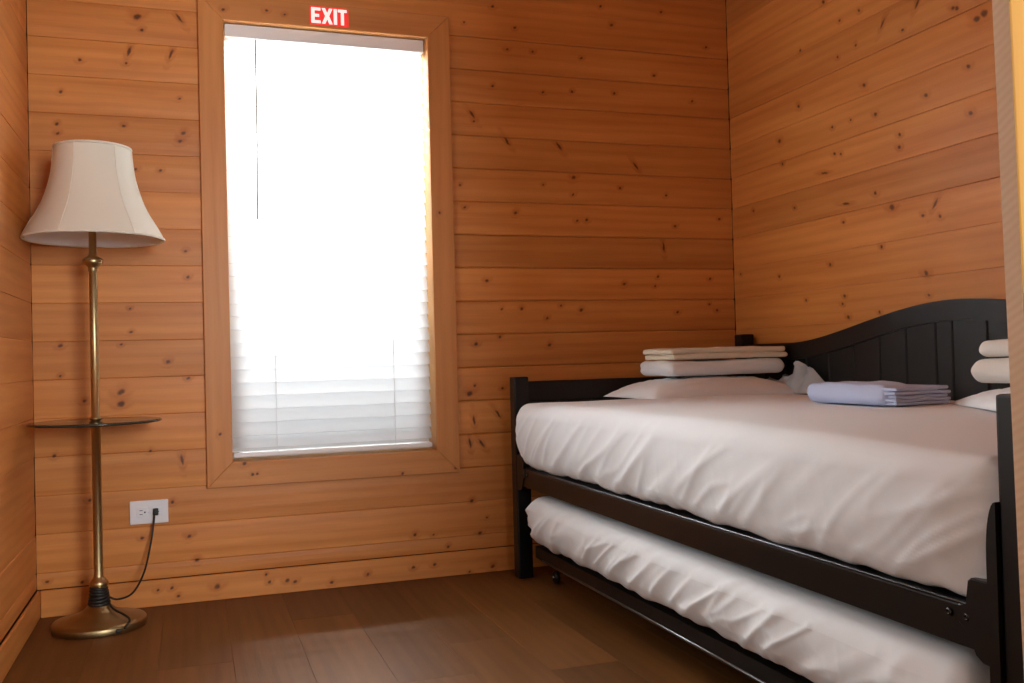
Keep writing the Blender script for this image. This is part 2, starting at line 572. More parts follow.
KN_CB=[(0.603,0.430,1.1),(0.643,0.395,1),(1.119,0.364,1),(1.307,0.373,1.2),(0.627,0.393,0.9)]
KN_RIGHT=[(-0.586,1.896,1.3),(-0.759,1.806,1),(-0.665,1.807,1),(-0.861,1.729,3),(-0.455,1.776,1),(-0.739,1.703,1),(-0.649,1.693,0.9),(-0.770,1.568,1.4),(-0.437,1.588,1.3),(-0.324,1.494,1.5),(-0.334,1.410,1.2),(-0.817,1.465,1.2),(-0.613,1.474,1),(-0.704,1.475,0.9),(-0.619,1.385,1.2),(-0.651,1.378,1),(-0.917,1.379,1.2),(-0.915,1.342,1.2),(-0.565,1.333,5),(-0.806,1.224,1.2),(-0.399,1.243,1),(-0.668,1.214,5),(-0.875,1.170,2),(-0.825,1.057,1.1),(-0.581,1.027,1.2),(-0.296,1.013,1.1),(-0.048,1.045,1),(-0.446,0.919,1),(-0.646,0.919,1.2),(-0.635,0.893,1),(-0.662,0.850,1.3),(-0.806,0.858,1),(-0.145,1.272,1),(-0.653,1.157,1),(-1.006,1.739,3),(-1.136,1.677,1.2),(-1.150,1.672,1.2),(-1.242,1.626,2.2),(-1.217,1.619,2),(-1.184,1.501,1.3),(-1.028,1.466,1.3),(-0.943,1.682,1),(-1.186,1.375,1.3),(-1.049,1.152,3),(-1.065,1.114,1),(-1.001,1.127,1),(-1.005,0.959,1.6),(-1.013,0.896,1)]


def wall_shell(name, boxes, label):
    bm = bmesh.new()
    for b_ in boxes: box(bm, *b_)
    return tag(bm_obj(name, bm, M_BACK), label, kind='structure')

T2 = 0.10
e = 0.0195
wall_back = wall_shell('wall_back', [
    (XL - T2, WX0 - 0.03, e, T2 + 0.02, 0, ZC), (WX1 + 0.03, XR + T2, e, T2 + 0.02, 0, ZC),
    (WX0 - 0.03, WX1 + 0.03, e, T2 + 0.02, 0, WZ0 - 0.03), (WX0 - 0.03, WX1 + 0.03, e, T2 + 0.02, WZ1 + 0.03, ZC)],
    'knotty pine board wall holding the bright window')
plank_wall(wall_back, 'X', YB, -1, XL, XR, (WX0 - 0.03, WX1 + 0.03, WZ0, WZ1), KN_BACK, 3)
wall_left = wall_shell('wall_left', [
    (XL - T2, XL - e, VY0 + 0.03, 0.0, 0, ZC), (XL - T2, XL - e, YR, VY1 - 0.03, 0, ZC),
    (XL - T2, XL - e, VY1 - 0.03, VY0 + 0.03, 0, WZ0 - 0.03), (XL - T2, XL - e, VY1 - 0.03, VY0 + 0.03, WZ1 + 0.03, ZC)],
    'pine board wall beside the floor lamp')
plank_wall(wall_left, 'Y', XL, 1, -2.36, -0.0015, (VY1 - 0.03, VY0 + 0.03, WZ0, WZ1), [], 5)
wall_right = wall_shell('wall_right', [(XR + e, XR + T2, YR, 0.0, 0, ZC)], 'knotty pine board wall behind the daybed')
plank_wall(wall_right, 'Y', XR, -1, -2.36, -0.0015, None, KN_RIGHT, 8)

# room behind the camera: painted walls, rear wall with its window opening, ceiling
for nm, xa, xb in (('wall_hall_left', XL - e + 0.0005, XL), ('wall_hall_right', XR, XR + e - 0.0005)):
    bm = bmesh.new()
    box(bm, xa, xb, YR, -2.3602, 0, ZC)
    tag(bm_obj(nm, bm, M_PAINT), 'grey painted wall of the adjoining room behind the camera', kind='structure')
wall_rear = wall_shell('wall_rear', [
    (XL - T2, 1.0, YR - 0.1, YR, 0, ZC), (2.1, XR + T2, YR - 0.1, YR, 0, ZC),
    (1.0, 2.1, YR - 0.1, YR, 0, 0.75), (1.0, 2.1, YR - 0.1, YR, 1.95, ZC)], 'rear wall of the adjoining room')
wall_rear.data.materials.clear()
wall_rear.data.materials.append(M_PAINT)
bm = bmesh.new()
box(bm, XL - T2, XR + T2, YR - 0.1, 0.12, ZC, ZC + 0.06)
tag(bm_obj('ceiling', bm, pine('Y', (), 4.4)), 'pine ceiling above the room', kind='structure')

# partition at the near end of the bed with its casing board
bm = bmesh.new()
box(bm, 1.378, XR - 0.001, -2.36, -2.30, 0.0, ZC)
tag(bm_obj('wall_front', bm, pine('Y', (), 6.1)), 'pine partition at the near end of the daybed', kind='structure')
tr = empty('trim_1', (1.308, -2.3605, 0.0))
tag(tr, 'pale rough-sawn casing board at the right edge, close to the camera', kind='structure')
bm = bmesh.new()
box(bm, 0.0, 0.14, -0.0255, 0.0, 0.0, ZC - 0.002, 0.0015, 1)
for v in bm.verts:
    v.co.x += 0.008 - 0.0155 * v.co.z
mt, nt, b = nt_of('rough_sawn_pine')
n, l = nt.nodes, nt.links
geo = n.new('ShaderNodeNewGeometry')
mp = n.new('ShaderNodeMapping')
mp.inputs['Rotation'].default_value = (0.5, 0.0, 0)
wv = n.new('ShaderNodeTexWave')
wv.bands_direction = 'Z'
wv.inputs['Scale'].default_value = 34
wv.inputs['Distortion'].default_value = 1.2
nn = n.new('ShaderNodeTexNoise')
nn.inputs['Scale'].default_value = 22
l.new(geo.outputs['Position'], mp.inputs[0])
l.new(mp.outputs[0], wv.inputs[0])
l.new(geo.outputs['Position'], nn.inputs[0])
mx = n.new('ShaderNodeMix')
mx.data_type = 'RGBA'
mx.inputs['A'].default_value = (0.80, 0.58, 0.38, 1)
mx.inputs['B'].default_value = (0.90, 0.72, 0.54, 1)
ad = n.new('ShaderNodeMath')
ad.operation = 'MULTIPLY'
l.new(wv.outputs['Fac'], ad.inputs[0])
l.new(nn.outputs['Fac'], ad.inputs[1])
l.new(ad.outputs[0], mx.inputs['Factor'])
l.new(mx.outputs['Result'], b.inputs['Base Color'])
b.inputs['Roughness'].default_value = 0.8
board = bm_obj('board', bm, mt, tr)
board.data.materials.append(pine('Z', (), 7.7, 1.0, (0.52, 0.27, 0.060), (0.40, 0.175, 0.034)))
for pl in board.data.polygons:
    if pl.normal.y < -0.7: pl.material_index = 1
bm = bmesh.new()
lathe(bm, [(0.0001, 0.0), (0.0022, 0.0), (0.0022, 0.0012), (0.0001, 0.002)], 12)
scr = bm_obj('screw', bm, M_PLATE, tr, True, loc=(0.010, -0.0256, 0.965))
scr.rotation_euler = (PI / 2, 0, 0)

# baseboards
bm = bmesh.new()
box(bm, XL + 0.010, XR - 0.010, -0.009, -0.0002, 0.0, 0.082, 0.002, 1)
tag(bm_obj('baseboard_back', bm, pine('X', KN_BASE, 3.3, 1.03)), 'pine baseboard under the window', kind='structure')
bm = bmesh.new()
box(bm, XL + 0.0002, XL + 0.009, YR, -0.0002, 0.0, 0.082, 0.002, 1)
tag(bm_obj('baseboard_left', bm, pine('Y', (), 5.2)), 'pine baseboard beside the floor lamp', kind='structure')
bm = bmesh.new()
box(bm, XR - 0.009, XR - 0.0002, -2.29, -0.0002, 0.0, 0.082, 0.002, 1)
tag(bm_obj('baseboard_right', bm, pine('Y', (), 6.2)), 'pine baseboard behind the daybed', kind='structure')

# ------------------------------------------------------------------ windows (casing, jamb lining, sash, pane)
def window(name, label, to_world, w, z0, z1, kn, seed, vert_axis, hor_axis):
    """to_world maps (u along wall, d depth outwards, z)"""
    root = tag(empty(name, to_world(w / 2, 0, z0)), label, kind='structure')
    off = Vector(root.location)
    cw, ct = 0.079, 0.014
    def poly(pn, pts, d0, d1, mat):
        bm = bmesh.new()
        A = [Vector(to_world(u, d0, z)) - off for u, z in pts]
        B = Vector(to_world(0, d1, 0)) - Vector(to_world(0, d0, 0))
        prism(bm, A, B)
        bmesh.ops.bevel(bm, geom=bm.edges[:], offset=0.0012, segments=1, affect='EDGES')
        return bm_obj(pn, bm, mat, root)
    g = 0.0004
    cf = (-0.0005 - ct, -0.0005)
    L_, D_ = (0.66, 0.285, 0.078), (0.46, 0.150, 0.031)
    poly('casing', [(0, z0 + g), (0, z1 - g), (-cw, z1 + cw - g), (-cw, z0 - cw + g)], *cf, pine(vert_axis, kn[0], seed, 1.0, L_, D_))
    poly('casing', [(w, z0 + g), (w, z1 - g), (w + cw, z1 + cw - g), (w + cw, z0 - cw + g)], *cf, pine(vert_axis, kn[1], seed + 1, 1.0, L_, D_))
    poly('casing', [(0, z1), (w, z1), (w + cw, z1 + cw), (-cw, z1 + cw)], *cf, pine(hor_axis, kn[2], seed + 2, 1.0, L_, D_))
    poly('casing', [(0, z0), (w, z0), (w + cw, z0 - cw), (-cw, z0 - cw)], *cf, pine(hor_axis, kn[3], seed + 3, 1.0, L_, D_))
    jm = pine(vert_axis, (), seed + 4, 1.05, (0.74, 0.42, 0.16), (0.58, 0.27, 0.08))
    t = 0.012
    poly('jamb', [(-t, z0), (0, z0), (0, z1), (-t, z1)], 0.0, 0.12, jm)
    poly('jamb', [(w, z0), (w + t, z0), (w + t, z1), (w, z1)], 0.0, 0.12, jm)
    poly('jamb', [(-t, z1), (w + t, z1), (w + t, z1 + t), (-t, z1 + t)], 0.0, 0.12, jm)
    poly('sill', [(-t, z0 - t), (w + t, z0 - t), (w + t, z0), (-t, z0)], 0.0, 0.12, jm)
    fw_ = 0.035
    for pts in ([(0.001, z0 + .001), (fw_, z0 + .001), (fw_, z1 - .001), (0.001, z1 - .001)], [(w - fw_, z0 + .001), (w - .001, z0 + .001), (w - .001, z1 - .001), (w - fw_, z1 - .001)],
                [(fw_, z0 + .001), (w - fw_, z0 + .001), (w - fw_, z0 + fw_), (fw_, z0 + fw_)], [(fw_, z1 - fw_), (w - fw_, z1 - fw_), (w - fw_, z1 - .001), (fw_, z1 - .001)]):
        poly('sash', pts, 0.096, 0.119, M_VINYL)
    for (a, b_) in ((z0 + fw_, z1 - fw_),):
        bm = bmesh.new()
        A = [Vector(to_world(u, 0.106, z)) - off for u, z in [(fw_, a), (w - fw_, a), (w - fw_, b_), (fw_, b_)]]
        prism(bm, A, Vector(to_world(0, 0.110, 0)) - Vector(to_world(0, 0.106, 0)))
        bm_obj('pane', bm, M_GLASS, root)
    return root

window('window_1', 'tall window in a mitred pine casing, filled with white daylight',
       lambda u, d, z: (WX0 + u, d, z), WX1 - WX0, WZ0, WZ1, (KN_CL, KN_CR, KN_CT, KN_CB), 2.1, 'Z', 'X')
window('window_2', 'pine-cased window in the left wall, just outside the picture',
       lambda u, d, z: (XL - d, VY0 - u, z), VY0 - VY1, WZ0, WZ1, ((), (), (), ()), 4.7, 'Z', 'Y')

# ------------------------------------------------------------------ venetian blind
bl = empty('window_blind', (0.905, 0.045, WZ0))
tag(bl, 'white slatted venetian blind hanging in the pine window casing', 'blind')
BX0, BX1, BY = WX0 + 0.004, WX1 - 0.008, 0.045
def bl_add(name, bm, mat, smooth=False):
    for v in bm.verts: v.co -= Vector(bl.location)
    return bm_obj(name, bm, mat, bl, smooth)
bm = bmesh.new()
box(bm, BX0, BX1, BY - 0.032, BY + 0.028, WZ1 - 0.046, WZ1 - 0.003, 0.003)
bl_add('headrail', bm, M_VINYL)
bm = bmesh.new()
box(bm, BX0, BX1, BY - 0.026, BY + 0.026, WZ0 + 0.010, WZ0 + 0.026, 0.004)
bl_add('bottom_rail', bm, M_VINYL)
TILT = math.radians(64)
SP = 0.0435
slat_me = None
zt = WZ0 + 0.058
i = 0
while zt < WZ1 - 0.06:
    if slat_me is None:
        bm = bmesh.new()
        W2 = 0.0255
        cols = []
        for j in range(7):
            t = -1 + 2 * j / 6
            cols.append((W2 * t, 0.0035 * (1 - t * t)))
        th = 0.0026
        poly_ = [(a, b + th / 2) for a, b in cols] + [(a, b - th / 2) for a, b in reversed(cols)]
        hx = (BX1 - BX0) / 2
        prism(bm, [(-hx, a, b) for a, b in poly_], (2 * hx, 0, 0))
        bmesh.ops.recalc_face_normals(bm, faces=bm.faces[:])
        slat_me = bpy.data.meshes.new('slat')
        bm.to_mesh(slat_me)
        bm.free()
    o = link('slat', slat_me, M_SLAT, bl)
    o.location = Vector(((BX0 + BX1) / 2, BY, zt)) - Vector(bl.location)
    tl = TILT + random.uniform(-0.03, 0.03)
    if i == 0: tl = math.radians(48)
    o.rotation_euler = (tl, random.uniform(-0.003, 0.003), 0)
    zt += SP
    i += 1
for xx in (0.71, 1.105):
    for dy in (-0.027, 0.027):
        bm = bmesh.new()
        tube(bm, [(xx, BY + dy, WZ0 + 0.024), (xx, BY + dy, WZ1 - 0.045)], 0.0011, 6)
        bl_add('ladder_cord', bm, M_VINYL)
bm = bmesh.new()
tube(bm, [(0.667, BY - 0.036, WZ1 - 0.05), (0.666, BY - 0.038, 1.5), (0.661, BY - 0.038, 1.222)], 0.0032, 8)
bl_add('tilt_wand', bm, simple('clear_wand', (0.32, 0.33, 0.28), 0.3))

for mt_, c_e, s_e in ((M_RED, (1, 0.03, 0.02), 0.42), (M_LETTER, (1, 0.93, 0.9), 0.55)):
    pb = mt_.node_tree.nodes['Principled BSDF']          # a lit sign
    pb.inputs['Emission Color'].default_value = (*c_e, 1)
    pb.inputs['Emission Strength'].default_value = s_e
# ------------------------------------------------------------------ exit sign
ex = empty('exit_sign', (0.907, -0.0147, 1.906))
tag(ex, 'small red EXIT sign with white letters on the window header', 'sign')
SW, SH = 0.1285, 0.062
bm = bmesh.new()
box(bm, -SW / 2, SW / 2, -0.0025, 0.0, -SH / 2, SH / 2, 0.0008, 1)
bm_obj('plate', bm, M_RED, ex)
LET = {
    'E': [(0, 0), (1, 0), (1, .18), (.36, .18), (.36, .41), (.85, .41), (.85, .59), (.36, .59), (.36, .82), (1, .82), (1, 1), (0, 1)],
    'X': [(0, 0), (.32, 0), (.5, .32), (.68, 0), (1, 0), (.68, .5), (1, 1), (.68, 1), (.5, .68), (.32, 1), (0, 1), (.32, .5)],
    'I': [(0, 0), (1, 0), (1, 1), (0, 1)],
    'T': [(.33, 0), (.67, 0), (.67, .82), (1, .82), (1, 1), (0, 1), (0, .82), (.33, .82)]}
for ch, a, b_ in (('E', .035, .275), ('X', .305, .585), ('I', .615, .70), ('T', .725, .955)):
    bm = bmesh.new()
    pts = [(-SW / 2 + SW * (a + (b_ - a) * u), -0.0025, -SH * 0.42 + SH * 0.84 * w_) for u, w_ in LET[ch]]
    prism(bm, pts, (0, -0.0012, 0))
    bm_obj('letter', bm, M_LETTER, ex)

# ------------------------------------------------------------------ wall outlet
ot = empty('wall_outlet', (0.3135, -0.0015, 0.2955))
tag(ot, 'white double wall outlet with one socket in use, low on the pine wall', 'outlet')
bm = bmesh.new()
box(bm, -0.0565, 0.0565, -0.0055, 0.0005, -0.0365, 0.0365, 0.003, 2)
bm_obj('plate', bm, M_PLATE, ot)
for sx in (-0.0195, 0.0195):
    bm = bmesh.new()
    box(bm, sx - 0.0165, sx + 0.0165, -0.0070, -0.005, -0.0145, 0.0145, 0.003, 2)
    so = bm_obj('socket', bm, M_PLATE, ot)
    for (a, b_, wx, wz) in ((-0.004, 0.006, 0.0045, 0.001), (-0.004, -0.006, 0.0045, 0.001), (0.007, 0.0, 0.0022, 0.0022)):
        bm = bmesh.new()
        box(bm, sx + a - wx, sx + a + wx, -0.0074, -0.0065, b_ - wz, b_ + wz)
        bm_obj('slot', bm, M_DARKSLOT, so)
bm = bmesh.new()
lathe(bm, [(0.003, 0), (0.003, 0.001), (0.001, 0.0016)], 12)
sc_ = bm_obj('screw', bm, M_PLATE, ot, True, loc=(0, -0.0055, 0))
sc_.rotation_euler = (PI / 2, 0, 0)

# ------------------------------------------------------------------ floor lamp
LX, LY = 0.181, -0.185
lamp = empty('floor_lamp', (LX, LY, 0))
tag(lamp, 'antique brass floor lamp with cream bell shade and round glass shelf', 'floor lamp')
bm = bmesh.new()
lathe(bm, [(0.126, 0.0), (0.128, 0.004), (0.128, 0.019), (0.125, 0.023), (0.112, 0.027), (0.082, 0.034), (0.078, 0.037), (0.052, 0.046), (0.036, 0.058), (0.030, 0.066), (0.0, 0.066)], 64, cap=False)
bm_obj('base', bm, M_BRASS_D, lamp, True)
bm = bmesh.new()
for j in range(6):
    z = 0.070 + 0.0085 * j
    rr = 0.026 - 0.0012 * j
    tube(bm, [(rr * math.cos(t * PI / 12), rr * math.sin(t * PI / 12), z + 0.002 * math.sin(t * PI / 12 + j)) for t in range(24)], 0.0055, 8, True)
bm_obj('wound_cord', bm, M_CORD, lamp, True)
bm = bmesh.new()
lathe(bm, [(0.0, 0.060), (0.0225, 0.060), (0.0225, 0.118), (0.026, 0.122), (0.0265, 0.127), (0.021, 0.136), (0.0145, 0.143), (0.0128, 0.150), (0.0128, 0.575), (0.0185, 0.579), (0.0185, 0.584), (0.0128, 0.588), (0.0128, 0.598), (0.018, 0.601), (0.018, 0.605), (0.0118, 0.609),
           (0.0112, 1.030), (0.0145, 1.034), (0.0125, 1.040), (0.0160, 1.046), (0.0255, 1.052), (0.0285, 1.060), (0.0255, 1.069), (0.0150, 1.075), (0.0105, 1.080), (0.0105, 1.160), (0.0, 1.160)], 32, cap=False)
bm_obj('pole', bm, M_BRASS, lamp, True)
bm = bmesh.new()
lathe(bm, [(0.014, 0.589), (0.1765, 0.589), (0.1765, 0.5965), (0.014, 0.5965), (0.014, 0.589)], 64, cap=False)
gs = bm_obj('glass_shelf', bm, M_GLASS_T, lamp, False)
gs['label'] = 'round clear glass shelf'
bm = bmesh.new()
tube(bm, [(0.1778 * math.cos(2 * PI * t / 64), 0.1778 * math.sin(2 * PI * t / 64), 0.5928) for t in range(64)], 0.0030, 8, True)
bm_obj('rim', bm, M_GLASS_E, gs, True)
# shade: bell profile
SZ0, SZ1 = 1.126, 1.390
prof = []
KP = [(0.0, 0.1050), (0.16, 0.1085), (0.32, 0.1145), (0.50, 0.1275), (0.67, 0.1450), (0.86, 0.1740), (1.0, 0.1935)]
for p_ in spline([(a, r_, 0) for a, r_ in KP], 4):
    prof.append((p_.y, SZ1 - (SZ1 - SZ0) * p_.x))
prof.reverse()
SDX = 0.006
A0 = math.radians(-53)
bm = bmesh.new()
seg = 96
outer = []
for (rr, z) in prof:
    ring = []
    for i_ in range(seg):
        a = 2 * PI * i_ / seg + A0
        # six gently flattened panels
        pa = ((a - A0) % (PI / 3)) - PI / 6
        k_ = 1 - 0.30 * (1 - math.cos(PI / 6) / math.cos(pa))
        ring.append(bm.verts.new((SDX + rr * k_ * math.cos(a), rr * k_ * math.sin(a), z)))
    outer.append(ring)
for a, b_ in zip(outer, outer[1:]):
    for i_ in range(seg):
        bm.faces.new((a[i_], a[(i_ + 1) % seg], b_[(i_ + 1) % seg], b_[i_]))
shade = bm_obj('shade', bm, M_SHADE, lamp, True)
shade['label'] = 'cream fabric bell shade'
bm = bmesh.new()
lathe(bm, [(rr * 0.955 - 0.001, z) for rr, z in prof], seg, (SDX, 0), cap=False)
bm_obj('lining', bm, M_LINING, shade, True)
for (rr, z) in ((prof[0][0] * 0.982, SZ0), (prof[-1][0] * 0.982, SZ1)):
    bm = bmesh.new()
    tube(bm, [(SDX + rr * math.cos(2 * PI * t / 64), rr * math.sin(2 * PI * t / 64), z) for t in range(64)], 0.0040, 8, True)
    bm_obj('trim_band', bm, M_SHADE, shade, True)
for j in range(6):
    a = A0 + j * PI / 3
    bm = bmesh.new()
    tube(bm, [(SDX + rr * math.cos(a), rr * math.sin(a), z) for rr, z in prof], 0.0012, 6)
    bm_obj('seam', bm, M_SHADE, shade, True)
bm = bmesh.new()
for a in (0.4, 0.4 + 2 * PI / 3, 0.4 + 4 * PI / 3):
    tube(bm, [(0, 0, SZ1 - 0.007), (0.099 * math.cos(a), 0.099 * math.sin(a), SZ1 - 0.003)], 0.0018, 6)
for s in (-1, 1):
    tube(bm, spline([(s * 0.012, 0, 1.165), (s * 0.045, 0, 1.21), (s * 0.05, 0, 1.29), (s * 0.02, 0, 1.366), (0, 0, 1.382)], 5), 0.0018, 6)
bm_obj('harp', bm, M_BRASS, lamp, True)
bm = bmesh.new()
lathe(bm, [(0.0, 1.380), (0.006, 1.382), (0.008, 1.389), (0.005, 1.396), (0.007, 1.400), (0.0, 1.407)], 16, cap=False)
bm_obj('finial', bm, M_BRASS, lamp, True)
bm = bmesh.new()
lathe(bm, [(0.0, 1.159), (0.013, 1.160), (0.014, 1.20), (0.02, 1.215), (0.030, 1.24), (0.028, 1.262), (0.015, 1.277), (0.0, 1.28)], 24, cap=False)
bm_obj('bulb', bm, M_BULB, lamp, True)
W = Vector((LX, LY, 0))
bm = bmesh.new()
cp = [(0.0255, -0.004, 0.085), (0.050, 0.010, 0.072), (0.088, 0.050, 0.078), (0.118, 0.105, 0.125), (0.137, 0.150, 0.205), (0.146, 0.164, 0.265), (0.148, 0.164, 0.292)]
tube(bm, spline(cp, 8), 0.0030, 8)
tube(bm, spline([(0.024, -0.012, 0.074), (0.040, -0.035, 0.056), (0.066, -0.060, 0.045), (0.082, -0.075, 0.036), (0.086, -0.090, 0.031), (0.082, -0.102, 0.026), (0.075, -0.118, 0.018)], 8), 0.0032, 8)
bm_obj('power_cord', bm, M_CORD, lamp, True)
bm = bmesh.new()
px, pz = 0.333 - LX, 0.2955
box(bm, px - 0.008, px + 0.008, -0.020 - LY, -0.0075 - LY - 0.0015, pz - 0.011, pz + 0.011, 0.003, 2)
bm_obj('plug', bm, M_CORD, lamp)
bm = bmesh.new()
box(bm, 0.052, 0.066, -0.124, -0.112, 0.007, 0.017, 0.003, 2)
bm_obj('cord_clip', bm, M_CORD, lamp)

# ------------------------------------------------------------------ daybed
X0 = 1.480                       # front face of the bed
Y0, Y1 = -0.104, -2.222          # far and near ends
XB = 2.425
bed = empty('daybed', ((X0 + XB) / 2, (Y0 + Y1) / 2, 0))
tag(bed, 'black painted wooden daybed with arched back in the corner', 'daybed')
BO = Vector(bed.location)
def bd(name, bm, mat=None, parent=None, smooth=False):
    for v in bm.verts: v.co -= BO
    return bm_obj(name, bm, mat or M_BLACK, parent or bed, smooth)
PS = 0.052
def post(x0, y_hi, ztop):
    bm = bmesh.new()
    box(bm, x0, x0 + PS, y_hi - PS, y_hi, 0.0, ztop, 0.005, 2)
    return bd('post', bm)
post(X0, Y0, 0.682)
post(X0, Y1 + PS, 0.682)
post(XB - PS, Y0, 0.812)
post(XB - PS, Y1 + PS, 0.812)
for yc, sg in ((Y0 - PS / 2, -1), (Y1 + PS / 2, 1)):
    bm = bmesh.new()
    box(bm, X0 + PS + 0.0005, XB - PS - 0.0005, yc - 0.015, yc + 0.015, 0.595, 0.666, 0.004, 2)
    bd('arm_rail', bm)
    bm = bmesh.new()
    box(bm, X0 + PS + 0.0005, XB - PS - 0.0005, yc - 0.015, yc + 0.015, 0.300, 0.375, 0.004, 2)
    bd('arm_rail', bm)
    nb = 7
    wb = (XB - X0 - 2 * PS - 0.002) / nb
    for j in range(nb):
        bm = bmesh.new()
        xa = X0 + PS + 0.001 + j * wb
        box(bm, xa + 0.0006, xa + wb - 0.0006, yc - 0.007, yc + 0.007, 0.3755, 0.5945, 0.002, 1)
        bd('arm_board', bm)
# arched back: rail curve
YC = (Y0 + Y1) / 2
def arch(y):
    d = abs(y - YC)
    if d > 0.72: return 0.774
    t = 1 - d / 0.72
    s = t * t * (3 - 2 * t)
    return 0.774 + 0.100 * s ** 0.92
bm = bmesh.new()
ya, yb = Y0 - PS - 0.0005, Y1 + PS + 0.0005
N = 60
top, bot = [], []
for j in range(N + 1):
    y = ya + (yb - ya) * j / N
    top.append((XB - 0.042, y, arch(y)))
    bot.append((XB - 0.042, y, arch(y) - 0.056))
prism(bm, top + bot[::-1], (0.028, 0, 0))
bd('back_rail', bm)
bm = bmesh.new()
box(bm, XB - 0.042, XB - 0.014, yb, ya, 0.30, 0.375, 0.004, 2)
bd('back_rail', bm)
edges = sorted({round(v, 3) for v in [ya, -1.092, -1.152, yb] + [-1.152 - 0.118 * j for j in range(1, 9)] + [-0.978, -0.867, -0.751, -0.630, -0.512, -0.394, -0.276]}, reverse=True)
edges = [e_ for e_ in edges if yb <= e_ <= ya]
for a, b_ in zip(edges, edges[1:]):
    if a - b_ < 0.02: continue
    bm = bmesh.new()
    pts = [(XB - 0.034, a - 0.0012, 0.3755)]
    M_ = 6
    for j in range(M_ + 1):
        y = a - 0.0012 + (b_ - a + 0.0024) * j / M_
        pts.append((XB - 0.034, y, arch(y) - 0.0565))
    pts.append((XB - 0.034, b_ + 0.0012, 0.3755))
    prism(bm, pts, (0.012, 0, 0))
    fr_e = [e_ for e_ in bm.edges if all(abs(v.co.x - (XB - 0.034)) < 1e-5 for v in e_.verts) and abs(e_.verts[0].co.y - e_.verts[1].co.y) < 1e-5]
    bmesh.ops.bevel(bm, geom=fr_e, offset=0.003, segments=1, affect='EDGES')
    bd('back_board', bm)
# front rail with flared end plates, rounded pads and bolts
bm = bmesh.new()
box(bm, X0 + 0.004, X0 + 0.026, Y1 + PS + 0.045, Y0 - PS - 0.045, 0.318, 0.378, 0.003, 2)
box(bm, X0 + 0.004, X0 + 0.060, Y1 + PS + 0.045, Y0 - PS - 0.045, 0.3775, 0.3815, 0.0012, 1)
bd('front_rail', bm)
for (yp, sg) in ((Y1 + PS, 1), (Y0 - PS, -1)):
    bm = bmesh.new()
    pr = [(0.0006, 0.300), (0.030, 0.304), (0.040, 0.312), (0.044, 0.330), (0.050, 0.345), (0.064, 0.352), (0.064, 0.378), (0.050, 0.380), (0.049, 0.415), (0.044, 0.420), (0.0006, 0.420)]
    prism(bm, [(X0 + 0.001, yp + sg * a * 1.25, z) for a, z in pr], (0.028, 0, 0))
    bmesh.ops.bevel(bm, geom=[e_ for e_ in bm.edges if abs(e_.verts[0].co.x - e_.verts[1].co.x) < 1e-6], offset=0.002, segments=1, affect='EDGES')
    bd('rail_plate', bm)
    bm = bmesh.new()
    pr = [(0.0, 0.02)] + [(0.0, 0.535)] + [(0.018 * math.sin(t * PI / 16), 0.455 + 0.08 * math.cos(t * PI / 16)) for t in range(1, 9)] + [(0.018, 0.02)]
    if sg > 0:
        prism(bm, [(X0 - 0.006, yp + sg * (a + 0.0002), z) for a, z in pr], (0.03, 0, 0))
        bd('post_block', bm)
    else: bm.free()
for yb_ in (Y1 + PS + 0.098, Y1 + PS + 0.064, Y0 - PS - 0.098, Y0 - PS - 0.064):
    bm = bmesh.new()
    lathe(bm, [(0.0001, 0), (0.0062, 0), (0.0062, 0.002), (0.0045, 0.0036), (0.002, 0.0036), (0.0018, 0.0022), (0.0001, 0.0022)], 16, cap=False)
    for v in bm.verts:
        a, b_, c = v.co
        v.co = Vector((X0 + 0.001 - c + 0.0028 - 0.0002, yb_ + a, 0.362 + b_))
    bd('bolt', bm, M_SCREW, None, True)
# slat platform under the mattress
for j in range(9):
    yy = Y0 - 0.16 - j * 0.22
    bm = bmesh.new()
    box(bm, X0 + 0.027, XB - 0.043, yy - 0.035, yy + 0.035, 0.358, 0.3772, 0.002, 1)
    bd('platform_slat', bm)

# ------------------------------------------------------------------ mattresses
def ridge(v): return (1 - min(1.0, abs(v) * 2.4)) ** 2

def wrinkle(y, z, s, slant):
    a = ridge(nz(y * 5.5 + z * slant, z * 3.0 - y * 0.8, s))
    b = ridge(nz(y * 13 + z * slant * 1.8, z * 5.0, s + 5))
    c = ridge(nz(y * 30 - z * slant * 1.2, z * 9.0, s + 9))
    return a * 0.6 + b * 0.35 + c * 0.07 - 0.32

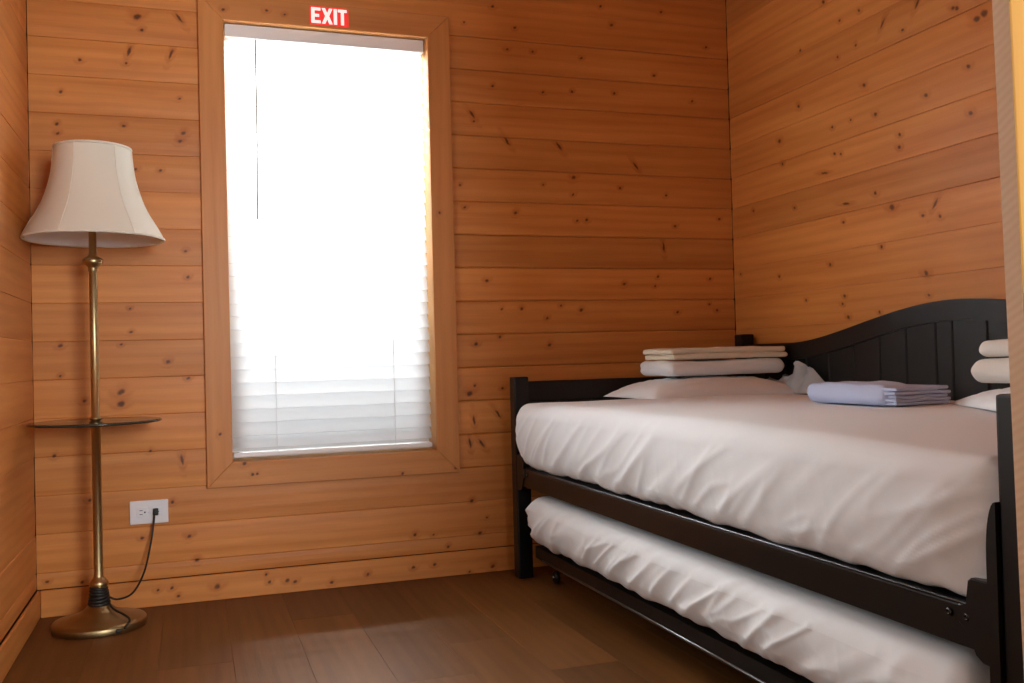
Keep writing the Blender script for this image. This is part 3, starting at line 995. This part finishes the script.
def mattress(name, label, x0, x1, y0, y1, z0, z1, r, crown, seed, amp, mat, pull, slant, nearpull):
    h = z1 - z0
    def disp(p, nrm):
        t = (p.z - z0) / h
        s = (p.y - y0) / (y1 - y0)
        u = (p.x - x0) / (x1 - x0)
        q = p.copy()
        if nrm.z > 0.0:                       # crowned top
            cr = (1 - abs(2 * s - 1) ** 2.4) * (0.35 + 0.65 * (1 - abs(2 * u - 1) ** 2.5))
            q.z += crown * cr * min(1, t)
        side = max(0.0, 1 - abs(nrm.z))
        bulge = (1 - (2 * t - 1) ** 2)
        low = max(0.0, 1 - t) ** 1.2
        run = p.y if abs(nrm.x) > abs(nrm.y) else p.x * 1.3 + 7
        # folds fade out on the top, gather towards the lower edge and the corners
        corner = max(0.0, 1 - min(s, 1 - s) / 0.12)
        wr = wrinkle(run, t * h, seed, slant) * amp * (side * (0.35 + 0.9 * low + 0.6 * corner) + 0.12)
        q += nrm * wr
        q += Vector((nrm.x, nrm.y, 0)) * (pull * bulge * side - 0.6 * pull * side * low * low)
        if nearpull: q.x += nearpull * max(0.0, (s - 0.95) / 0.05) ** 1.5 * side * (nrm.x < 0)
        q.z += (0.010 * nz(run * 7, seed, 1.0) + 0.006 * nz(run * 19, seed, 4.0)) * max(0.0, 1 - t / 0.45)
        if nrm.z > 0.3:
            q.z += 0.004 * nz(p.x * 5, p.y * 5, seed)
        return q
    bm = soft_box(x0, x1, y1, y0, z0, z1, r, (34, 300, 26), disp)
    o = bm_obj(name, bm, mat, None, True, recenter=True)
    return tag(o, label, 'mattress')
mattress('mattress', 'thick mattress in a white fitted sheet on top of the black daybed', X0 - 0.002, XB - 0.048, -0.176, -2.160, 0.384, 0.592, 0.036, 0.026, 1.7, 0.0085, M_SHEET, 0.016, 9.0, 0.03)
mattress('trundle_mattress', 'lower mattress in a wrinkled white sheet on the trundle under the daybed', 1.492, 2.36, -0.240, -2.09, 0.134, 0.292, 0.040, 0.010, 5.3, 0.017, M_SHEET, 0.016, 11.0, 0.0)

# ------------------------------------------------------------------ trundle frame
tf = empty('trundle_bed', (1.93, -1.145, 0))
tag(tf, 'black steel trundle frame on casters beneath the lower mattress', 'bed frame')
TO = Vector(tf.location)
def td(name, bm, mat=M_STEEL, parent=None, smooth=False):
    for v in bm.verts: v.co -= TO
    return bm_obj(name, bm, mat, parent or tf, smooth)
for xs, sg in ((1.512, 1), (2.345, -1)):
    bm = bmesh.new()
    prism(bm, [(xs, -0.235, 0.086), (xs + sg * 0.003, -0.235, 0.086), (xs + sg * 0.003, -0.235, 0.121), (xs + sg * 0.035, -0.235, 0.121), (xs + sg * 0.035, -0.235, 0.124), (xs, -0.235, 0.124)], (0, -1.83, 0))
    td('side_rail', bm)
    bm = bmesh.new()
    tube(bm, [(xs + sg * 0.001, -0.30, 0.087), (xs + sg * 0.001, -2.02, 0.087)], 0.0042, 8)
    td('edge_bar', bm, simple('steel_edge_highlight', (0.16, 0.16, 0.16), 0.28, metal=0.9), None, True)  # lighter steel puts the reflection along the rail's lower edge into the colour
for yy in (-0.235, -0.85, -1.45, -2.062):
    bm = bmesh.new()
    box(bm, 1.5155, 2.3415, yy - 0.012, yy + 0.012, 0.0885, 0.1205, 0.002, 1)
    td('cross_bar', bm)
for xx in (1.598, 2.30):
    for yy in (-0.262, -2.035):
        bm = bmesh.new()
        box(bm, xx - 0.016, xx + 0.016, yy - 0.014, yy + 0.014, 0.052, 0.0915, 0.003, 1)
        cs = td('caster', bm)
        bm = bmesh.new()
        lathe(bm, [(0.0001, -0.008), (0.017, -0.008), (0.0205, -0.005), (0.0205, 0.005), (0.017, 0.008), (0.0001, 0.008)], 24, cap=False)
        for v in bm.verts:
            a, b_, c = v.co
            v.co = Vector((xx - 0.026 + c, yy + a, 0.0206 + b_))
        td('wheel', bm, simple('caster_wheel', (0.008, 0.008, 0.008), 0.3), cs, True)
        bm = bmesh.new()
        lathe(bm, [(0.0001, 0), (0.006, 0), (0.005, 0.003), (0.0001, 0.004)], 12, cap=False)
        for v in bm.verts:
            a, b_, c = v.co
            v.co = Vector((xx - 0.0342 - c, yy + a, 0.0206 + b_))
        td('glint_cap', bm, simple('chrome_glint', (0.7, 0.7, 0.7), 0.15, metal=1.0), cs, True)  # small chrome disc added to give the wheel its white glint

# ------------------------------------------------------------------ bedding lying on the mattress
def pillow_bm(w, d, h, seed, nu=44, nv=32, flat=0.0):
    bm = bmesh.new()
    def pt(u, v, s):
        sx = 1 - 0.05 * (1 - v * v) * abs(u) ** 3
        sy = 1 - 0.07 * (1 - u * u) * abs(v) ** 3
        th = ((1 - abs(u) ** 2.6) * (1 - abs(v) ** 2.6)) ** 0.5
        z = s * h * th + (0.006 * nz(u * 3 + seed, v * 3, s) + 0.004 * (1 - abs(nz(u * 5 + v * 2, v * 7, seed)) * 3)) * th
        if s < 0: z *= flat
        return (u * w * sx, v * d * sy, z)
    grid = {}
    for s in (1, -1):
        for i in range(nu + 1):
            for j in range(nv + 1):
                u, v = -1 + 2 * i / nu, -1 + 2 * j / nv
                u, v = math.sin(u * PI / 2), math.sin(v * PI / 2)
                edge = i in (0, nu) or j in (0, nv)
                if edge and s == -1:
                    grid[(s, i, j)] = grid[(1, i, j)]
                else:
                    grid[(s, i, j)] = bm.verts.new(pt(u, v, s))
        for i in range(nu):
            for j in range(nv):
                f = (grid[(s, i, j)], grid[(s, i + 1, j)], grid[(s, i + 1, j + 1)], grid[(s, i, j + 1)])
                bm.faces.new(f if s > 0 else f[::-1])
    return bm

ZT = 0.617     # top of the mattress where things lie
pil = bm_obj('pillow', pillow_bm(0.285, 0.195, 0.062, 1.0, flat=0.06), M_SHEET2, None, True)
pil.location = (2.085, -0.365, 0.6045)
tag(pil, 'flat white pillow under the folded sheets at the window end of the daybed', 'pillow')
# crumpled open end of the pillowcase
bm = bmesh.new()
NU, NV = 40, 10
g = []
for i in range(NU + 1):
    s = i / NU
    row = []
    pk = 0.045 + 0.050 * math.exp(-((s - 0.80) / 0.10) ** 2) + 0.045 * math.exp(-((s - 0.62) / 0.09) ** 2) + 0.02 * math.sin(s * 31) * math.exp(-((s - 0.7) / 0.25) ** 2)
    pk *= math.sin(PI * min(1, s * 1.02)) ** 0.35 if 0 < s < 1 else 0.2
    for j in range(NV + 1):
        t = j / NV
        y = -0.20 - 0.43 * s
        xx = 0.0 + 0.055 * t + 0.016 * t * math.sin(s * 34 + 1) + 0.022 * t * nz(s * 13, t * 3, 2) + 0.010 * t * nz(s * 40, t * 6, 7)
        zz = 0.004 + pk * (t ** 0.8) * 1.05 + 0.006 * t * math.sin(s * 47)
        yy = y + 0.012 * t * math.sin(s * 26)
        row.append(bm.verts.new((xx, yy, zz)))
    g.append(row)
for i in range(NU):
    for j in range(NV):
        bm.faces.new((g[i][j], g[i + 1][j], g[i + 1][j + 1], g[i][j + 1]))
bmesh.ops.solidify(bm, geom=bm.faces[:], thickness=0.003)
for v in bm.verts:
    v.co = Vector((v.co.x + 0.222, v.co.y + 0.325, v.co.z))
hem = bm_obj('pillowcase_end', bm, M_SHEET2, pil, True)

def folded(name, label, cat, w, d, h, layers, mat, loc, rz, seed, lead=0.5, wrap=True, slump=0.0):
    """a folded cloth: stacked layers with rounded folds and one outer wrap"""
    bm = bmesh.new()
    lh = h / layers
    for k_ in range(layers):
        rnd = random.Random(seed * 100 + k_)
        ox, oy = rnd.uniform(-0.006, 0.006), rnd.uniform(-0.006, 0.006)
        z0 = k_ * lh
        def disp(p, nrm, z0=z0):
            q = p.copy()
            e_ = 0.004 * nz(p.x * 7 + seed, p.y * 7, z0 * 20) + 0.0022 * nz(p.x * 22, p.y * 22 + seed, z0 * 30)
            q.z += e_ * min(1.0, (p.z + 0.004) / h + 0.2)
            q.z -= slump * ((p.x / (w / 2)) ** 2) * (p.z / h)
            q += Vector((nrm.x, nrm.y, 0)) * 0.004 * nz(p.x * 9, p.y * 9, p.z * 60 + seed)
            return q
        sb = soft_box(-w / 2 + ox, w / 2 + ox, -d / 2 + oy, d / 2 + oy, z0 + 0.0003, z0 + lh - 0.0003, lh * 0.46, (22, 22, 2), disp)
        me_ = bpy.data.meshes.new('tmp')
        sb.to_mesh(me_)
        sb.free()
        bm.from_mesh(me_)
        bpy.data.meshes.remove(me_)
    o = bm_obj(name, bm, mat, None, True)
    o.location = loc
    o.rotation_euler = (0, 0, rz)
    return tag(o, label, cat)

folded('folded_sheet', 'folded white bed sheet between the pillow and the cream towel', 'sheet', 0.445, 0.23, 0.050, 1, M_SHEET2, (2.138, -0.335, 0.6725), 0.0, 2)
folded('folded_towel', 'folded cream towel on top of the white sheet at the window end', 'towel', 0.435, 0.22, 0.038, 2, M_CREAM, (2.148, -0.335, 0.7265), -0.015, 3)

# blue blanket: an outer fold wrapped round a stack of layers that show at one end
bm = bmesh.new()
def blue_disp(p, nrm):
    q = p.copy()
    q.z += (0.006 * nz(p.x * 9, p.y * 9, 2.0) + 0.003 * nz(p.x * 24, p.y * 24, 5.0)) * (p.z / 0.045)
    q.z += 0.006 * (p.z / 0.045) * max(0.0, 1 - ((p.y - 0.06) / 0.09) ** 2)
    return q + Vector((nrm.x, nrm.y, 0)) * 0.005 * nz(p.x * 12, p.y * 12, p.z * 40)
parts = [soft_box(-0.088, 0.080, -0.118, 0.146, 0.0, 0.044, 0.019, (20, 26, 3), blue_disp)]
for k_ in range(5):
    z0 = 0.0015 + 0.0078 * k_
    dx = (0.004, 0.0, 0.006, 0.001, 0.003)[k_]
    parts.append(soft_box(-0.082 + dx, 0.080 - dx, -0.146 + dx * 0.6, -0.02, z0, z0 + 0.0073, 0.0034, (18, 10, 1),
                          lambda p, n_, s=k_: p + Vector((0, 0.004 * nz(p.x * 20, s, 1.0), 0.0035 * nz(p.x * 14, s * 0.6, 3.0) * min(1, p.z / 0.012)))))
for sb in parts:
    me_ = bpy.data.meshes.new('tmp')
    sb.to_mesh(me_)
    sb.free()
    bm.from_mesh(me_)
    bpy.data.meshes.remove(me_)
o = bm_obj('folded_blanket', bm, M_BLUE, None, True)
o.location = (1.968, -1.352, 0.6195)
o.rotation_euler = (0, 0, math.radians(3))
tag(o, 'light blue folded blanket in the middle of the daybed', 'blanket')

np_ = bm_obj('pillow', pillow_bm(0.275, 0.165, 0.046, 4.0, flat=0.06), M_SHEET2, None, True)
np_.location = (2.089, -1.783, 0.6175)
np_.rotation_euler = (0, 0, math.radians(62))
tag(np_, 'white pillow under two folded blankets at the near end of the daybed', 'pillow')
folded('folded_blanket', 'thick folded white blanket lying on the near pillow, below the thin one', 'blanket', 0.28, 0.38, 0.054, 1, M_WHITE_T, (2.212, -1.705, 0.6650), 0.0, 6)
folded('folded_blanket', 'thin folded cream-white blanket topmost on the near pillow', 'blanket', 0.26, 0.36, 0.037, 1, M_WHITE_T, (2.222, -1.712, 0.7225), 0.02, 7)
